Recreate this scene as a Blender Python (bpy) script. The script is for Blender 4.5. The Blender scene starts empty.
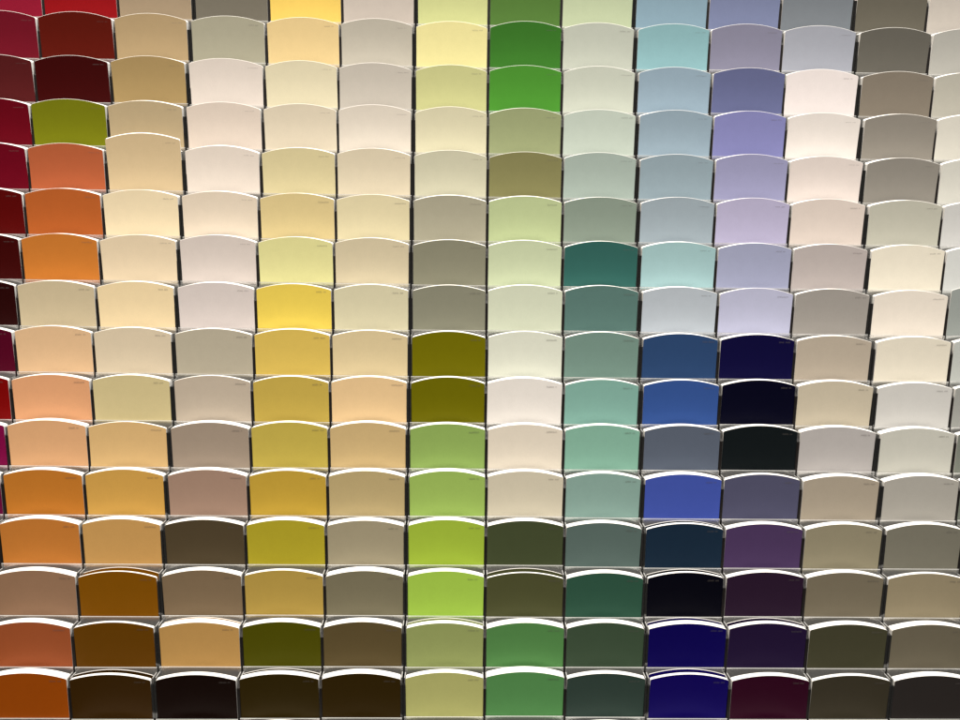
import bpy, bmesh, math, random
from mathutils import Matrix, Vector

# ------------------------------------------------------------------ helpers
sc = bpy.context.scene
col = sc.collection
rnd = random.Random(11)

def link(name, mesh, mats, parent=None, loc=None):
    o = bpy.data.objects.new(name, mesh)
    for m in mats:
        mesh.materials.append(m)
    col.objects.link(o)
    if parent:
        o.parent = parent
    if loc:
        o.location = loc
    return o

def empty(name, loc, rot=(0, 0, 0)):
    o = bpy.data.objects.new(name, None)
    o.empty_display_size = .02
    col.objects.link(o)
    o.location = loc
    o.rotation_euler = rot
    return o

def mesh_from(name, verts, faces, midx=None, smooth=False):
    m = bpy.data.meshes.new(name)
    m.from_pydata(verts, [], faces)
    if midx:
        for p, k in zip(m.polygons, midx):
            p.material_index = k
    if smooth:
        for p in m.polygons:
            p.use_smooth = True
    m.update()
    return m

class MB:
    """collects boxes and prisms; build() links them as one mesh object"""
    def __init__(s):
        s.v, s.f, s.k = [], [], []
    def box(s, x0, x1, y0, y1, z0, z1, k=0, top=None):
        b = len(s.v)
        s.v += [(x, y, z) for z in (z0, z1) for y in (y0, y1) for x in (x0, x1)]
        fs = [(0, 2, 3, 1), (4, 5, 7, 6), (0, 1, 5, 4), (2, 6, 7, 3), (0, 4, 6, 2), (1, 3, 7, 5)]
        for n, q in enumerate(fs):
            s.f.append(tuple(b + i for i in q))
            s.k.append(top if (n == 1 and top is not None) else k)
    def prism(s, poly, x0, x1, k=0):
        b = len(s.v); n = len(poly)
        s.v += [(x0, y, z) for y, z in poly] + [(x1, y, z) for y, z in poly]
        s.f.append(tuple(b + i for i in range(n))); s.k.append(k)
        s.f.append(tuple(b + n + i for i in reversed(range(n)))); s.k.append(k)
        for i in range(n):
            j = (i + 1) % n
            s.f.append((b + j, b + i, b + n + i, b + n + j)); s.k.append(k)
    def build(s, name, mats, parent=None, loc=None):
        m = mesh_from(name, s.v, s.f, s.k)
        bm = bmesh.new(); bm.from_mesh(m)
        bmesh.ops.recalc_face_normals(bm, faces=bm.faces)
        bm.to_mesh(m); bm.free()
        return link(name, m, mats, parent, loc)

def mat(name):
    m = bpy.data.materials.new(name)
    m.use_nodes = True
    nt = m.node_tree
    return m, nt, nt.nodes, nt.links, nt.nodes['Principled BSDF']

# ------------------------------------------------------------------ materials
def make_card_paint():
    m, nt, N, L, B = mat('card_paint')
    oi = N.new('ShaderNodeObjectInfo')
    tc = N.new('ShaderNodeTexCoord')
    no = N.new('ShaderNodeTexNoise'); no.inputs['Scale'].default_value = 900; no.inputs['Detail'].default_value = 3
    L.new(tc.outputs['Object'], no.inputs['Vector'])
    n2 = N.new('ShaderNodeTexNoise'); n2.inputs['Scale'].default_value = 35; n2.inputs['Detail'].default_value = 2
    L.new(tc.outputs['Object'], n2.inputs['Vector'])
    n3 = N.new('ShaderNodeTexNoise'); n3.inputs['Scale'].default_value = 70; n3.inputs['Detail'].default_value = 6; n3.inputs['Roughness'].default_value = .7
    L.new(tc.outputs['Object'], n3.inputs['Vector'])
    av = N.new('ShaderNodeMath'); av.operation = 'ADD'
    L.new(no.outputs['Fac'], av.inputs[0]); L.new(n3.outputs['Fac'], av.inputs[1])
    mr = N.new('ShaderNodeMapRange'); mr.inputs['From Min'].default_value = .5; mr.inputs['From Max'].default_value = 1.5
    mr.inputs['To Min'].default_value = .94; mr.inputs['To Max'].default_value = 1.06
    L.new(av.outputs[0], mr.inputs['Value'])
    mx = N.new('ShaderNodeVectorMath'); mx.operation = 'SCALE'
    L.new(oi.outputs['Color'], mx.inputs[0]); L.new(mr.outputs['Result'], mx.inputs['Scale'])
    L.new(mx.outputs['Vector'], B.inputs['Base Color'])
    B.inputs['Roughness'].default_value = .5
    B.inputs['Specular IOR Level'].default_value = .09
    bp = N.new('ShaderNodeBump'); bp.inputs['Strength'].default_value = .12; bp.inputs['Distance'].default_value = .0006
    L.new(n2.outputs['Fac'], bp.inputs['Height']); L.new(bp.outputs['Normal'], B.inputs['Normal'])
    return m

def make_ink():
    m, nt, N, L, B = mat('printed_ink')
    oi = N.new('ShaderNodeObjectInfo')
    mx = N.new('ShaderNodeMix'); mx.data_type = 'RGBA'
    mx.inputs['Factor'].default_value = .47
    mx.inputs['B'].default_value = (.065, .055, .05, 1)
    L.new(oi.outputs['Color'], mx.inputs['A'])
    L.new(mx.outputs['Result'], B.inputs['Base Color'])
    B.inputs['Roughness'].default_value = .6
    return m

def make_paper():
    m, nt, N, L, B = mat('white_card_stock')
    tc = N.new('ShaderNodeTexCoord')
    mp = N.new('ShaderNodeMapping'); mp.inputs['Scale'].default_value = (14, 2600, 14)
    L.new(tc.outputs['Object'], mp.inputs['Vector'])
    no = N.new('ShaderNodeTexNoise'); no.inputs['Scale'].default_value = 1; no.inputs['Detail'].default_value = 2
    L.new(mp.outputs['Vector'], no.inputs['Vector'])
    cr = N.new('ShaderNodeValToRGB')
    cr.color_ramp.elements[0].position = .3; cr.color_ramp.elements[0].color = (.74, .73, .70, 1)
    cr.color_ramp.elements[1].position = .6; cr.color_ramp.elements[1].color = (.88, .87, .84, 1)
    L.new(no.outputs['Fac'], cr.inputs['Fac'])
    L.new(cr.outputs['Color'], B.inputs['Base Color'])
    B.inputs['Roughness'].default_value = .75
    bp = N.new('ShaderNodeBump'); bp.inputs['Strength'].default_value = .25; bp.inputs['Distance'].default_value = .0003
    L.new(no.outputs['Fac'], bp.inputs['Height']); L.new(bp.outputs['Normal'], B.inputs['Normal'])
    return m

def make_rim():
    # the cut edge of a card: white stock with a little of the card's own colour
    m, nt, N, L, B = mat('cut_card_edge')
    oi = N.new('ShaderNodeObjectInfo')
    mx = N.new('ShaderNodeMix'); mx.data_type = 'RGBA'
    mx.inputs['Factor'].default_value = .82
    mx.inputs['B'].default_value = (.86, .84, .80, 1)
    L.new(oi.outputs['Color'], mx.inputs['A'])
    L.new(mx.outputs['Result'], B.inputs['Base Color'])
    B.inputs['Roughness'].default_value = .7
    return m

def make_clear(name, tint, milky):
    m, nt, N, L, B = mat(name)
    N.remove(B)
    out = [n for n in N if n.type == 'OUTPUT_MATERIAL'][0]
    tr = N.new('ShaderNodeBsdfTransparent'); tr.inputs['Color'].default_value = tint
    gl = N.new('ShaderNodeBsdfGlossy'); gl.inputs['Roughness'].default_value = .09
    di = N.new('ShaderNodeBsdfDiffuse'); di.inputs['Color'].default_value = (.8, .8, .78, 1)
    fr = N.new('ShaderNodeFresnel'); fr.inputs['IOR'].default_value = 1.5
    tc = N.new('ShaderNodeTexCoord')
    no = N.new('ShaderNodeTexNoise'); no.inputs['Scale'].default_value = 120; no.inputs['Detail'].default_value = 4
    L.new(tc.outputs['Object'], no.inputs['Vector'])
    bp = N.new('ShaderNodeBump'); bp.inputs['Strength'].default_value = .35; bp.inputs['Distance'].default_value = .0008
    L.new(no.outputs['Fac'], bp.inputs['Height'])
    for n in (gl, fr):
        L.new(bp.outputs['Normal'], n.inputs['Normal'])
    m1 = N.new('ShaderNodeMixShader'); m2 = N.new('ShaderNodeMixShader')
    m1.inputs[0].default_value = milky
    L.new(tr.outputs[0], m1.inputs[1]); L.new(di.outputs[0], m1.inputs[2])
    ad = N.new('ShaderNodeMath'); ad.operation = 'ADD'; ad.inputs[1].default_value = .04; ad.use_clamp = True
    L.new(fr.outputs[0], ad.inputs[0])
    L.new(ad.outputs[0], m2.inputs[0]); L.new(m1.outputs[0], m2.inputs[1]); L.new(gl.outputs[0], m2.inputs[2])
    L.new(m2.outputs[0], out.inputs['Surface'])
    return m

def make_plain(name, colr, rough, bump=0):
    m, nt, N, L, B = mat(name)
    tc = N.new('ShaderNodeTexCoord')
    no = N.new('ShaderNodeTexNoise'); no.inputs['Scale'].default_value = 60; no.inputs['Detail'].default_value = 5
    L.new(tc.outputs['Object'], no.inputs['Vector'])
    cr = N.new('ShaderNodeValToRGB')
    cr.color_ramp.elements[0].color = tuple(c * .7 for c in colr) + (1,)
    cr.color_ramp.elements[1].color = tuple(min(1, c * 1.3) for c in colr) + (1,)
    L.new(no.outputs['Fac'], cr.inputs['Fac']); L.new(cr.outputs['Color'], B.inputs['Base Color'])
    B.inputs['Roughness'].default_value = rough
    B.inputs['Specular IOR Level'].default_value = .25
    return m

M_PAINT, M_INK, M_PAPER, M_RIM = make_card_paint(), make_ink(), make_paper(), make_rim()
M_CLEAR = make_clear('clear_acrylic', (.97, .97, .965, 1), .13)
M_EDGE = make_clear('bright_acrylic_edge', (.95, .95, .95, 1), .42)
M_SIDE = make_clear('smoky_acrylic', (.09, .07, .06, 1), .015)
M_DARK = make_plain('dark_plastic', (.006, .0045, .004), .55)
M_WALL = make_plain('dark_wall_paint', (.03, .028, .027), .6)

# ------------------------------------------------------------------ layout (metres)
PITCH, STEP = .1, .0600842
TH = math.radians(17)
ST, CT = math.sin(TH), math.cos(TH)
def board(bx, by, bz=0):
    """board plane coordinates (right, down along the slope, into the wall) -> world"""
    return Vector((bx, -by * ST + bz * CT, -by * CT - bz * ST))
DX = [[-12, -9, -7, 4, 19, 8, 6, -3, -14, -18, -5, -9, 9, 21, 21],
      [-12, -11, -7, -9, 12, 2, -5, -5, -12, -17, -9, -14, 5, 15, 21],
      [-12, -15, -20, 1, 14, -5, 0, -9, -14, -17, -5, -6, 7, 14, 21],
      [-12, -13, -15, -4, 17, 3, 3, -6, -16, -16, -4, -9, 4, 17, 21],
      [-12, -13, -6, 11, 16, 2, 4, -3, -13, -19, -2, -10, 6, 21, 21],
      [-12, -9, -8, 0, 17, 11, 4, -5, -16, -19, -3, -7, 14, 24, 21],
      [-12, -6, -8, 4, 18, 9, 5, -7, -18, -14, -3, -7, 10, 22, 21],
      [-12, -13, -6, 7, 18, 9, 9, -7, -10, -16, 1, -11, 11, 30, 21],
      [-12, 0, -8, 5, 18, 8, 12, -1, -15, -19, -5, -13, 7, 43, 21],
      [-12, 1, 15, 25, 25, 12, 11, -8, -18, -30, -2, -21, 3, 13, 21],
      [-12, -6, 4, 14, 27, 13, 9, 2, -17, -24, -5, -19, 6, 7, 21],
      [-12, -12, 2, 10, 27, 15, 9, 5, -10, -23, -9, -10, 18, 21, 21],
      [-12, -9, 5, 5, 19, 15, 8, 1, -12, -21, -9, -2, 17, 21, 21],
      [-12, -9, -2, -3, 20, 16, 12, 0, -15, -13, -22, -9, 0, 21, 21],
      [-12, -9, -22, -2, 22, 4, 7, -2, -11, -9, -3, -1, 15, 21, 21],
      [-12, -9, -22, -7, 11, 3, 6, 1, -13, -8, 11, 1, 13, 21, 21],
      [-12, -9, -7, 4, 19, 8, 6, -3, -14, -18, -5, -9, 9, 21, 21]]
DY = [[-5, -5, -5, -5, -5, -5, -5, -5, -5, -5, -5, -5, -5, -5, -5],
      [-9, -21, -23, -13, 1, 0, 7, 10, -4, 0, -14, -29, -22, -10, -9],
      [5, -7, -13, -22, 17, 3, 26, 20, 15, 14, 3, -10, 13, 0, 5],
      [4, -17, -6, -3, 9, -3, 15, 13, 11, 8, 6, -1, 23, -1, 4],
      [4, -18, -5, -17, 9, -3, 9, 12, 6, 14, 8, 1, 20, 19, 4],
      [4, -2, 0, -1, 15, 12, 16, 15, 10, 4, 0, -11, 2, -9, 4],
      [1, -5, 7, -13, 2, -8, 7, 7, 12, 2, 4, -6, 7, -3, 1],
      [4, -1, 15, 5, 8, 12, 7, -2, -6, -5, 3, -6, 8, 8, 4],
      [5, -6, 0, 4, 8, 5, 11, 8, 0, 3, 5, 0, 16, 8, 5],
      [4, 11, 4, 6, 13, 6, 3, -4, 8, 8, -6, -13, 15, 8, 4],
      [-15, -12, -18, 1, -12, -19, -18, -17, -19, -15, -22, -28, -9, -3, -15],
      [-14, -8, -14, -10, -15, -21, -17, -31, -23, -9, -10, -11, 2, -14, -14],
      [-11, -11, -18, -10, -15, -19, -19, -24, -24, 9, -5, 0, 5, -11, -11],
      [0, 0, 19, 16, -10, -5, -8, 2, 9, 6, -9, -12, -5, 0, 0],
      [10, 10, 26, 12, 10, 3, 5, 13, -1, 8, 5, 14, 12, 10, 10],
      [10, 10, 23, 30, 20, 7, 5, -20, -13, 1, 19, 18, 16, 10, 10],
      [10, 10, 10, 10, 10, 10, 10, 10, 10, 10, 10, 10, 10, 10, 10]]
# what each card's paint looks like in the shop light (display sRGB), rows from the top, columns from the left
T = [
 [(142,26,46),(145,20,24),(165,142,112),(118,110,94),(244,204,100),(208,193,176),(210,210,142),(86,122,55),(192,200,160),(140,165,175),(128,134,162),(126,130,132),(104,98,84),(198,187,172)],
 [(112,22,35),(96,25,16),(186,157,114),(172,164,138),(237,205,143),(202,191,170),(240,226,155),(62,120,42),(194,195,176),(148,188,188),(138,134,150),(170,170,175),(106,101,90),(184,179,166)],
 [(88,30,30),(62,8,5),(180,149,97),(238,221,203),(236,221,182),(206,194,176),(206,202,138),(82,152,52),(208,209,188),(157,176,186),(108,111,146),(242,228,218),(138,126,109),(190,183,165)],
 [(105,5,25),(122,122,22),(196,171,130),(240,219,197),(235,217,186),(235,220,198),(228,217,178),(163,168,120),(200,207,188),(158,175,183),(138,136,182),(242,229,215),(149,140,126),(221,213,195)],
 [(108,8,28),(186,96,58),(217,188,143),(238,220,200),(223,205,154),(232,214,180),(212,204,172),(140,134,86),(174,185,170),(153,168,172),(163,159,188),(235,218,204),(149,141,128),(215,209,193)],
 [(88,3,6),(184,94,42),(242,218,175),(235,214,186),(222,197,138),(228,211,166),(180,171,144),(190,199,145),(142,153,135),(163,173,176),(190,180,203),(222,204,188),(193,187,167),(208,203,194)],
 [(62,5,10),(203,120,48),(233,208,170),(222,205,190),(227,217,148),(217,199,162),(141,136,112),(204,210,168),(54,100,90),(165,195,191),(165,165,186),(190,176,167),(240,227,202),(218,215,205)],
 [(42,2,11),(205,184,146),(240,212,163),(222,206,194),(234,202,85),(215,203,165),(138,134,112),(213,214,184),(91,120,110),(187,191,193),(193,190,208),(160,151,140),(238,223,203),(151,153,144)],
 [(82,10,32),(224,182,136),(216,195,162),(182,169,144),(215,181,86),(222,198,150),(113,105,12),(222,219,196),(118,143,128),(46,70,106),(19,16,55),(181,165,144),(229,216,192),(186,185,174)],
 [(120,2,10),(220,157,110),(207,187,135),(189,171,148),(194,164,74),(227,190,138),(108,101,10),(229,218,204),(129,169,152),(54,82,140),(4,4,28),(195,180,154),(205,198,187),(155,152,142)],
 [(120,15,60),(213,160,112),(212,172,114),(156,137,117),(191,167,74),(201,170,117),(141,166,86),(222,207,184),(130,171,147),(88,94,105),(22,26,27),(177,168,160),(194,188,172),(120,121,108)],
 [(95,10,50),(184,112,40),(200,151,72),(159,128,107),(189,152,56),(181,158,110),(151,176,86),(205,192,165),(134,160,146),(66,82,158),(80,78,98),(165,150,129),(165,157,144),(110,112,98)],
 [(90,20,20),(186,114,48),(196,148,84),(78,65,45),(172,155,42),(157,144,115),(158,180,58),(68,74,47),(88,103,95),(28,43,58),(74,54,86),(142,131,105),(119,113,97),(105,100,85)],
 [None,(141,107,80),(123,75,6),(122,101,75),(175,144,68),(119,110,85),(160,192,72),(75,75,45),(47,80,62),(2,9,19),(42,26,42),(114,103,83),(144,129,101),None],
 [None,(146,75,41),(95,58,5),(180,137,77),(75,72,4),(90,75,46),(145,152,90),(80,126,68),(60,75,55),(18,9,76),(34,22,48),(65,62,44),(101,92,74),None],
 [None,(140,65,14),(52,33,4),(23,14,6),(45,34,2),(46,33,4),(168,165,100),(80,129,72),(48,61,53),(20,8,80),(46,12,28),(56,50,38),(44,39,36),None],
 [None,None,(60,40,20),(60,50,40),(60,55,30),(110,100,90),(150,150,90),(80,120,70),(90,100,90),(30,20,70),(50,20,30),(60,50,40),None,None],
]
# plain colour names, same grid
NAMES = [
 "crimson red|blood red|dusty tan|grey olive|golden yellow|greige|pale lime|moss green|pale mint|grey blue|periwinkle blue|mid grey|dark taupe|light beige",
 "wine red|brick brown|warm tan|grey green|apricot yellow|light greige|lemon yellow|forest green|pale sage|aqua blue|mauve grey|light grey|dark taupe|stone beige",
 "brown maroon|deep maroon|camel tan|pale blush|pale cream|greige|pale khaki|bright grass green|pale celery|powder blue|slate violet|pale pink|brown taupe|stone beige",
 "burgundy|mossy olive green|sandy tan|pale blush|cream|off white|soft cream|khaki green|pale sage|powder blue|lavender blue|pale pink|taupe|ivory",
 "burgundy|terracotta orange|light tan|pale blush|wheat|soft cream|light beige|drab olive khaki|soft sage|grey blue|pale violet|pale peach|taupe|ivory",
 "dark red|burnt orange|light apricot|peach cream|wheat gold|cream|greige|light pistachio green|grey sage|pale grey blue|pale lilac|pink beige|stone beige|pale grey",
 "oxblood|pumpkin orange|apricot cream|pink beige|pastel yellow|beige|olive grey|pale celery|deep teal|pale aqua|blue grey|mushroom|pale ivory|pale grey",
 "blackish maroon|light camel|pale apricot|pink beige|bright yellow|pale khaki|olive grey|ivory|grey teal|silver grey|pale lavender grey|warm grey|pale ivory|grey green",
 "plum red|peach|sand beige|greige|mustard gold|light peach|dark olive|ivory|sage teal|navy blue|midnight navy|sandy beige|cream|light stone",
 "deep red|light terracotta peach|straw beige|greige|dull gold|peach|dark olive|pinkish white|sea green|royal blue|near black navy|sandy beige|light greige|warm grey",
 "raspberry red|light terracotta peach|caramel|brown taupe|dull gold|camel|leaf green|soft cream|sea green|slate grey|charcoal black|pinkish grey|light stone|olive grey",
 "magenta plum|ochre orange|golden ochre|rosy brown|gold ochre|khaki tan|apple green|light beige|grey green|cobalt blue|purple grey|taupe beige|greige|olive grey",
 "dark red|ochre orange|light ochre|dark umber brown|yellow ochre|warm taupe|chartreuse green|dark army green|slate green|dark navy|plum purple|khaki taupe|grey taupe|dark taupe",
 "|dusty rose brown|golden brown|taupe brown|tan gold|taupe brown|lime green|dark army green|pine green|blue black|aubergine|taupe|light taupe|",
 "|rust|dark mustard brown|caramel tan|deep olive|dark taupe brown|pale olive|medium green|dark grey green|indigo|dark violet|dark olive grey|dark taupe|",
 "|rust orange|deep brown|espresso black|black brown|dark brown|light olive|medium green|dark grey green|indigo|dark wine|olive charcoal|charcoal brown|",
 "||brown|brown|brown|brown|olive|green|grey|indigo|wine|brown||",
]
NAMES = [r.split('|') for r in NAMES]

# the cards anyone can find at once, each with wording of its own
ANCHOR = {
 (0,1):  "blood red paint cards cut off by the photo's top edge",
 (0,4):  "golden yellow paint cards cut off by the photo's top edge",
 (1,1):  "brick brown paint cards between a blood red and a deep maroon stack",
 (2,1):  "deep maroon paint cards directly above the mossy olive green ones",
 (3,1):  "mossy olive green paint cards among the red and orange stacks",
 (4,1):  "terracotta orange paint cards beneath the mossy olive green stack",
 (5,1):  "burnt orange paint cards, middle of three orange stacks in a column",
 (6,1):  "pumpkin orange paint cards, lowest of three orange stacks in a column",
 (4,2):  "light tan paint cards, front card pulled up above its neighbours",
 (7,0):  "blackish maroon paint cards at the left edge, darkest of the red column",
 (7,4):  "bright yellow paint cards, the strongest yellow on the wall",
 (8,6):  "dark olive paint cards, upper of a matching pair",
 (9,6):  "dark olive paint cards, lower of a matching pair, above leaf green",
 (13,6): "lime green paint cards, the most vivid lime on the wall",
 (1,7):  "forest green paint cards right above the bright grass green ones",
 (2,7):  "bright grass green paint cards, the most vivid green on the wall",
 (4,7):  "drab olive khaki paint cards above a light pistachio green stack",
 (12,7): "dark army green paint cards, upper of a matching pair",
 (13,7): "dark army green paint cards, lower of a matching pair, above medium green",
 (14,7): "medium green paint cards, upper of the pair in the lowest rows",
 (15,7): "medium green paint cards, lower of the pair, in the lowest row",
 (6,8):  "deep teal paint cards, darkest of the blue green column's upper half",
 (13,8): "pine green paint cards beneath a slate green stack",
 (8,9):  "navy blue paint cards right above the royal blue ones",
 (9,9):  "royal blue paint cards beside the near black navy ones",
 (11,9): "cobalt blue paint cards, the most vivid blue on the wall",
 (13,9): "blue black paint cards beside aubergine, above the indigo pair",
 (14,9): "indigo paint cards, upper of the matching pair",
 (15,9): "indigo paint cards, lower of the matching pair",
 (3,10): "lavender blue paint cards, the most vivid violet blue on the wall",
 (8,10): "midnight navy paint cards beside navy blue, below pale lavender grey",
 (9,10): "near black navy paint cards right above the charcoal black ones",
 (10,10):"charcoal black paint cards beneath the near black navy ones",
 (12,10):"plum purple paint cards, the most vivid purple on the wall",
 (15,10):"dark wine paint cards in the lowest row beside indigo",
 (12,3): "dark umber brown paint cards, far darker than the stacks around them",
 (13,2): "golden brown paint cards, a thin pile in front of loose rear cards",
 (14,2): "dark mustard brown paint cards directly beneath the golden brown ones",
 (14,4): "deep olive paint cards beneath a tan gold stack",
 (15,3): "espresso black paint cards, darkest of the brown stacks in the lowest row",
 (0,12): "dark taupe paint cards cut off by the photo's top edge",
 (6,12): "pale ivory paint cards right of a mushroom stack, beneath stone beige",
 (12,12):"grey taupe paint cards between khaki taupe and dark taupe, beneath greige",
 (15,12):"charcoal brown paint cards in the lowest row beside olive charcoal",
 (2,11): "pale pink paint cards directly beneath a light grey stack",
 (7,11): "warm grey paint cards beneath a mushroom stack, right of pale lavender grey",
 (15,11):"olive charcoal paint cards in the lowest row beside dark wine",
 (15,5): "dark brown paint cards in the lowest row beside light olive",
 (1,3):  "grey green paint cards between warm tan and apricot yellow",
 (7,13): "grey green paint cards at the right edge, standing higher than their neighbours",
}
SHORT = {(8,6): "upper dark olive", (9,6): "lower dark olive", (12,7): "upper dark army green", (13,7): "lower dark army green",
         (14,7): "upper medium green", (15,7): "lower medium green", (14,9): "upper indigo", (15,9): "lower indigo",
         (4,2): "pulled-up light tan", (7,13): "raised grey green", (1,3): "pale grey green", (0,12): "topmost dark taupe", (6,12): "pale ivory", (2,11): "pale pink", (0,1): "blood red", (0,4): "golden yellow"}
WORDS = ['', 'directly', 'second', 'third', 'fourth', 'fifth', 'sixth', 'seventh', 'eighth', 'ninth']

def label_for(j, i):
    if (j, i) in ANCHOR:
        return ANCHOR[(j, i)]
    if j == 16:
        return "paint cards barely showing at the bottom edge, directly below the %s stack" % NAMES[15][i]
    best = None
    for (a, b) in ANCHOR:
        dj, di = j - a, i - b
        if b == i and dj:
            cost, how, n = abs(dj), ('below' if dj > 0 else 'above'), abs(dj)
        elif a == j and di:
            cost, how, n = abs(di) * 1.05, ('right of' if di > 0 else 'left of'), abs(di)
        else:
            continue
        if best is None or cost < best[0]:
            best = (cost, how, n, (a, b))
    if best is None:
        raise ValueError((j, i))
    _, how, n, k = best
    a = SHORT.get(k) or NAMES[k[0]][k[1]]
    what = NAMES[j][i] + ' paint cards'
    return '%s, %s %s the %s stack' % (what, 'directly' if n == 1 else WORDS[n] + ' stack', how, a)

# pile depth (mm) where the photo shows it (rows 8 to 15), else a typical pile
SEEN = {
 9:  [9,12,12,6,9,12,10,14,10,10,10,12,10,10],
 10: [12,14,5,15,10,14,13,13,12,13,12,13,13,12],
 11: [12,13,13,15,11,15,15,14,13,15,9,15,14,12],
 12: [10,14,14,12,14,15,14,13,13,6,12,12,12,10],
 13: [10,13,5,13,7,15,12,5,12,7,10,12,7,9],
 14: [10,13,6,13,12,14,9.5,15,13,11,9,12,13,9],
 15: [10,14,6,9,10.5,13,10,15,9,6,10,7,12,9],
}
# rear cards that show behind the pile, with how far back they lean (m)
REAR = {(13,2): .0118, (12,9): .0115, (13,9): .0105, (14,3): .0142, (15,2): .0105, (14,6): .0125, (14,10): .0125, (15,9): .0110, (7,1): .0120, (15,4): .0130, (13,7): .0125, (14,9): .0138}
LAMP_W, AMB = 285, 0.09
FACE_LIGHT = [(1.2595,0.0003,-0.2506,-0.0729,-0.0094,0.0120), (1.1770,0.0047,-0.2369,-0.0752,0.0011,-0.0038), (1.0709,0.0130,-0.2151,-0.0738,-0.0013,-0.0105)]
# ------------------------------------------------------------------ geometry of one card
W_CARD, H_CARD, SAG = .0955, .088, .0078
def outline(hw, sag, zb, r=.0015):
    """left bottom -> over the curved top -> right bottom"""
    xs = [-hw, -hw + r * .08, -hw + r * .3, -hw + r * .6, -hw + r]
    n = 16
    xs += [-hw + r + (2 * hw - 2 * r) * k / n for k in range(1, n)]
    xs += [hw - r, hw - r * .6, hw - r * .3, hw - r * .08, hw]
    pts = []
    for x in xs:
        z = sag * (1 - (x / hw) ** 2)
        d = abs(x) - (hw - r)
        if d > 0:
            z -= r - math.sqrt(max(0, r * r - d * d))
        pts.append((x, z))
    return pts

NZ = (0, .12, .25, .4, .55, .7, .85, 1)        # heights at which a card bends
def curve_y(x, z, hw, bow, curl):
    t = max(0, min(1.15, 1 + z / .062))
    return -bow * (1 - (x / hw) ** 2) - curl * t * t

def card_mesh(name, hw, sag, bow, curl, thick, R, text=True):
    """one card: painted face, pale cut rim, back; front face at y = 0, its top curling forward a little"""
    zb = -H_CARD
    o = outline(hw, sag, zb)
    e = .0003                                      # bare edge along the curved top
    k = (hw - .00006) / hw
    v, f, mi = [], [], []
    n = len(o)
    def Y(x, z): return curve_y(x, z, hw, bow, curl)
    lv = []
    for t in NZ:                                   # painted face, its own vertices
        lv.append(len(v))
        for x, z in o:
            zz = (zb + e) + (z - zb - 2 * e) * t
            v.append((x * k, Y(x, zz), zz))
    for q in range(len(NZ) - 1):
        for a in range(n - 1):
            f.append((lv[q] + a, lv[q] + a + 1, lv[q + 1] + a + 1, lv[q + 1] + a)); mi.append(0)
    # rim: a loop up the left side, over the top, down the right side
    loop = [(-hw, zb + (o[0][1] - zb) * t) for t in NZ[:-1]] + o + [(hw, zb + (o[-1][1] - zb) * t) for t in reversed(NZ[:-1])]
    r0 = len(v)
    m = len(loop)
    for x, z in loop: v.append((x * k, Y(x, z), z - e if z > -.02 else z))
    for x, z in loop: v.append((x, Y(x, z) + .0003, z))
    for x, z in loop: v.append((x, Y(x, z) + thick, z))
    for q in range(2):
        for a in range(m - 1):
            f.append((r0 + q * m + a, r0 + q * m + a + 1, r0 + (q + 1) * m + a + 1, r0 + (q + 1) * m + a)); mi.append(1)
    lb = []
    for t in NZ:                                   # back
        lb.append(len(v))
        for x, z in o:
            zz = zb + (z - zb) * t
            v.append((x, Y(x, zz) + thick, zz))
    for q in range(len(NZ) - 1):
        for a in range(n - 1):
            f.append((lb[q] + a, lb[q + 1] + a, lb[q + 1] + a + 1, lb[q] + a + 1)); mi.append(1)
    if text:                                       # the small printed name, too small to read
        x = hw - .0195 + R.uniform(-.001, .001)
        zt = -.0040 + R.uniform(-.0006, .0006)
        end = x + R.uniform(.0115, .014)
        gap = x + R.uniform(.006, .0085)
        while x < end:
            w = R.uniform(.0008, .0014)
            h = R.choice((.0018, .0018, .0024))
            sl = .0003
            if not (gap < x < gap + .0013):
                yy = Y(x, zt) - .00012
                for xx, ww, hh in ((x, .00038, h), (x + w * .6, .00034, .0018)):
                    b = len(v)
                    v += [(xx, yy, zt), (xx + ww, yy, zt), (xx + ww + sl, yy, zt + hh), (xx + sl, yy, zt + hh)]
                    f.append((b, b + 1, b + 2, b + 3)); mi.append(2)
                b = len(v)
                zz = zt + R.choice((0, .0007, .0014))
                v += [(x, yy - .00002, zz), (x + w, yy - .00002, zz), (x + w, yy - .00002, zz + .0004), (x, yy - .00002, zz + .0004)]
                f.append((b, b + 1, b + 2, b + 3)); mi.append(2)
            x += w + .0005
    me = mesh_from(name, v, f, mi)
    for p in me.polygons:
        if p.material_index == 0: p.use_smooth = True
    return me

def pile_mesh(name, hw, sag, bow, curl, d0, d1, R):
    """the white cards behind: a block whose top shows slightly uneven layers"""
    zb = -H_CARD + .001
    o = outline(hw, sag, zb)
    loop = [(-hw, zb + (o[0][1] - zb) * t) for t in NZ[:-1]] + o + [(hw, zb + (o[-1][1] - zb) * t) for t in reversed(NZ[:-1])]
    m = len(loop); n0 = len(NZ) - 1; n = len(o)
    L = max(3, int((d1 - d0) / .0011))
    v, f = [], []
    for l in range(L + 1):
        y = d0 + (d1 - d0) * l / L
        for x, z in loop:
            v.append((x + dxs[l], y + curve_y(x, z, hw, bow * (1 - l / L), curl), z + dzs[l]))
    for l in range(L):
        for a in range(m - 1):
            f.append((l * m + a, l * m + a + 1, (l + 1) * m + a + 1, (l + 1) * m + a))
    return mesh_from(name, v, f)

dzs, dxs = [], []
def shuffle_layers(R, rise=0, layers=10):
    """how unevenly the cards of one pile stand"""
    dzs.clear(); dxs.clear()
    amp = R.choice((.0001, .0002, .0004))
    for l in range(40):
        dzs.append(-.00015 + rise * min(1, l / layers) + R.uniform(-amp, amp * .6)); dxs.append(R.uniform(-.00015, .00015))

def lin(c):
    return tuple((u / 255 / 12.92) if u / 255 <= .04045 else ((u / 255 + .055) / 1.055) ** 2.4 for u in c)

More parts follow.
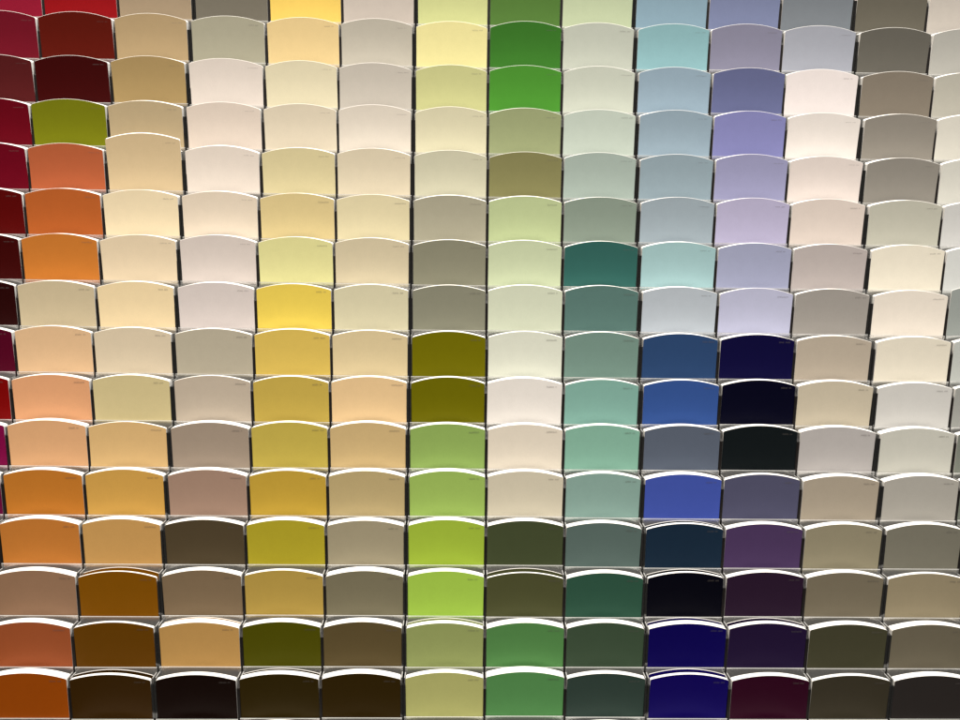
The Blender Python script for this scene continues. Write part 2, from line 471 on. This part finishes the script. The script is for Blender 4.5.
# how brightly the lamps light a vertical white face: r, g, b as a0 + a1*u + a2*v + a3*u*u + a4*v*v + a5*u*v
def albedo(rgb, j, i):
    l = lin(rgb)
    u, v = (i - 6.5) / 7, (j - 7.5) / 8
    E = [a[0] + a[1] * u + a[2] * v + a[3] * u * u + a[4] * v * v + a[5] * u * v for a in FACE_LIGHT]
    return tuple(min(.88, max(.0006, (c - .003) / e)) for c, e in zip(l, E)) + (1,)

def node(j, i):
    j2 = min(j, 16)
    return ((i - 7) * PITCH + DX[j2][i] * 1e-4, (j - 8) * STEP + DY[j2][i] * 1e-4)

# ------------------------------------------------------------------ the card stacks
for j in range(17):
    for i in range(14):
        if T[j][i] is None:
            continue
        R = random.Random(1000 * j + i)
        (xa, ya), (xb, yb) = node(j, i), node(j, i + 1)
        cx, cy = (xa + xb) / 2, (ya + yb) / 2
        # gaps between the three-column racks are wider than those inside one
        la = .0029 if i % 3 == 0 else .0019
        lb = .0029 if i % 3 == 2 else .0019
        cx += (la - lb) / 2
        wid = min(.0965, max(.0925, xb - xa - la - lb))
        hw = wid / 2
        sag = SAG + R.uniform(-.0004, .0004)
        roll = math.atan2(yb - ya, xb - xa) * .5
        p = board(cx, cy)
        lift = R.uniform(-.0004, .0004)
        if (j, i) == (4, 2): lift = .0135
        if (j, i) == (7, 13): lift = .0085
        p.z += lift
        p.y += .0004
        root = empty('paint_card_stack', p, (R.uniform(-.006, .006), roll, R.uniform(-.004, .004)))
        root['label'] = label_for(j, i)
        root['category'] = 'paint cards'
        root['group'] = 'paint card stacks in the clear pockets'
        bow = R.uniform(-.0001, .0006)
        curl = R.uniform(.0022, .0042) * (1 - .75 * max(0, min(1, (j - 3) / 6.5)))
        thick = .0005
        c = albedo(T[j][i], j, i)
        front = link('front_card', card_mesh('front_card', hw, sag, bow, curl, thick, R), [M_PAINT, M_RIM, M_INK], root)
        front.color = c
        depth = SEEN[j][i] / 1000 if j in SEEN else R.uniform(.007, .0135)
        depth = min(depth * (.87 if j in SEEN else 1) - (.0010 if j in SEEN else 0), .0145)
        if (j, i) in ((4, 2), (7, 13)): depth = .0012
        rise = R.uniform(.0004, .0017) * max(0, min(1, (7 - j) / 3))     # higher up the wall the rear cards stand a little taller
        shuffle_layers(R, rise, max(3, depth / .0011))
        pile = link('card_pile', pile_mesh('card_pile', hw - .0002, sag - .0001, bow, curl, thick + .0001, depth, R), [M_PAPER], root)
        if (j, i) in REAR:
            # a loose painted card leaning at the back of the pocket
            rr = link('rear_card', card_mesh('rear_card', hw - .0003, sag, 0, curl, .0006, R, False), [M_PAINT, M_RIM, M_INK], root, (0, REAR[(j, i)], R.uniform(-.001, .0005)))
            rr.color = c
        if (j, i) == (4, 2):
            # the pile the pulled-up card belongs to still stands low in the pocket
            shuffle_layers(R)
            link('card_pile', pile_mesh('card_pile', hw - .0002, sag, 0, curl, .0035, .012, R), [M_PAPER], root, (-.0008, 0, -.0135))

# ------------------------------------------------------------------ clear racks of three columns
ROWS = range(-1, 17)
def row_pos(j):
    k = max(0, min(16, j))
    m = sum(DY[k][1:13]) / 12
    return board(0, (j - 8) * STEP + m * 1e-4)

RACK_LABEL = [
 "clear pocket rack of the red, orange and brown card columns at the left",
 "clear pocket rack of the beige and yellow card columns, second from the left",
 "clear pocket rack of the olive, green and teal card columns in the middle",
 "clear pocket rack of the blue, violet and pinkish white card columns",
 "clear pocket rack of the grey taupe card columns at the right edge",
]
NEXT = board(0, STEP) - board(0, 0)          # one row down: towards the viewer and down
D = -NEXT.y
for k in range(5):
    c0, c1 = 3 * k, min(3 * k + 3, 14)
    x0 = (c0 - 7) * PITCH + sum(DX[q][c0] for q in range(17)) / 17 * 1e-4 + .0006
    x1 = (c1 - 7) * PITCH + sum(DX[q][c1] for q in range(17)) / 17 * 1e-4 - .0006
    base = board(0, 8.3 * STEP)
    root = empty('card_rack', (0, base.y, base.z))
    root['label'] = RACK_LABEL[k]
    root['category'] = 'card rack'
    root['group'] = 'clear acrylic card racks'
    off = -Vector((0, base.y, base.z))
    # dark back panel following the slope
    mb = MB()
    a = row_pos(-1) + off; b = row_pos(16) + off
    mb.prism([(a.y + .030, a.z + .05), (a.y + .034, a.z + .05), (b.y + .034, b.z - .05), (b.y + .030, b.z - .05)], x0 + .0004, x1 - .0004)
    mb.build('back_panel', [M_DARK], root)
    # upright dividers, stepped like the rows
    for i in range(c0, c1 + 1):
        mb = MB()
        edge = i in (c0, c1)
        h = .00135 if edge else .00165
        for j in ROWS:
            q = row_pos(j) + off
            xm = node(max(0, j), i)[0] + (.0016 if i == c0 else -.0016 if i == c1 else 0)
            rec = (-.0002 if edge else .0002) - (.0004 if j >= 9 else 0)
            low = .016 if j < 9 else .0125                     # the front corner is cut off at a slant
            if edge:
                mb.box(xm - h, xm + h, q.y + rec, q.y + .030, q.z - .0600, q.z - (.0105 if j < 9 else .0075))
            else:
                mb.prism([(q.y + rec, q.z - .0600), (q.y + .030, q.z - .0600), (q.y + .030, q.z - .0045), (q.y + rec + .0075, q.z - .0045), (q.y + rec, q.z - low)], xm - h, xm + h)
        mb.build('side_panel' if edge else 'divider', [M_SIDE if edge else M_DARK], root)
    # one clear pocket front per card
    for j in range(0, 16):
        for i in range(c0, c1):
            (xa, ya), (xb, yb) = node(j, i), node(j, i + 1)
            if T[j][i] is None: continue
            q = board((xa + xb) / 2, (ya + yb) / 2) + off
            hw = (xb - xa) / 2 - .0013
            zt = -.0512
            mb = MB()
            mb.box(-hw, hw, -.0021, -.0010, zt - .034, zt - .0008, 0)          # front sheet
            mb.box(-hw, hw, -.00215, -.00095, zt - .0007, zt, 1)               # polished top edge
            for s in (-1, 1):                                                 # small upright ears that hold the next row
                xx = s * (hw - .0006)
                mb.box(xx - .0006, xx + .0006, -.0150, -.00225, zt - .034, zt - .0062, 0, 1)
            o = mb.build('pocket', [M_CLEAR, M_EDGE], root, q)

# ------------------------------------------------------------------ wall behind
mb = MB()
a = row_pos(-3); b = row_pos(18)
mb.prism([(a.y + .06, a.z), (a.y + .10, a.z), (b.y + .10, b.z), (b.y + .06, b.z)], -.95, .95)
wall = mb.build('wall', [M_WALL])
wall['kind'] = 'structure'

# ------------------------------------------------------------------ light: shop lamps above and in front
def lamp(name, loc, target, sx, sy, power, colour):
    l = bpy.data.lights.new(name, 'AREA')
    l.shape = 'RECTANGLE'; l.size = sx; l.size_y = sy; l.energy = power; l.color = colour
    o = bpy.data.objects.new(name, l); col.objects.link(o)
    o.location = loc
    o.rotation_euler = (Vector(target) - Vector(loc)).to_track_quat('-Z', 'Y').to_euler()
    return o
lamp('ceiling_lamp', (-.9, -1.7, 4.0), (-.3, 0, 0), 1.5, .3, LAMP_W, (1, .91, .80))
lamp('ceiling_lamp', (.9, -1.7, 4.0), (.3, 0, 0), 1.5, .3, LAMP_W, (1, .965, .92))

w = bpy.data.worlds.new('World'); sc.world = w; w.use_nodes = True
bg = w.node_tree.nodes['Background']
bg.inputs['Color'].default_value = (1, .93, .85, 1); bg.inputs['Strength'].default_value = AMB

# ------------------------------------------------------------------ camera
cam = bpy.data.cameras.new('camera'); cam.sensor_width = 36; cam.lens = 36 * 800 / 960
cam.clip_start = .01; cam.clip_end = 100
co = bpy.data.objects.new('camera', cam); col.objects.link(co)
RM = ((0.99975236, -0.00769366, -0.02088115), (0.01017269, 0.99255863, 0.12134202), (0.01979221, -0.12152439, 0.9923911))
def bvec(x, y, z): return board(x, y, z)
right = bvec(*RM[0]); down = bvec(*RM[1]); fwd = bvec(*RM[2])
loc = bvec(-0.0290337, 0.15410638, -1.01334152)
co.matrix_world = Matrix(((right.x, -down.x, -fwd.x, loc.x), (right.y, -down.y, -fwd.y, loc.y), (right.z, -down.z, -fwd.z, loc.z), (0, 0, 0, 1)))
sc.camera = co

# ------------------------------------------------------------------ render
sc.render.engine = 'CYCLES'
sc.cycles.use_denoising = True
sc.cycles.max_bounces = 8
sc.cycles.transparent_max_bounces = 24
sc.view_settings.view_transform = 'Standard'
sc.view_settings.look = 'None'
sc.view_settings.exposure = 0
sc.view_settings.gamma = 1
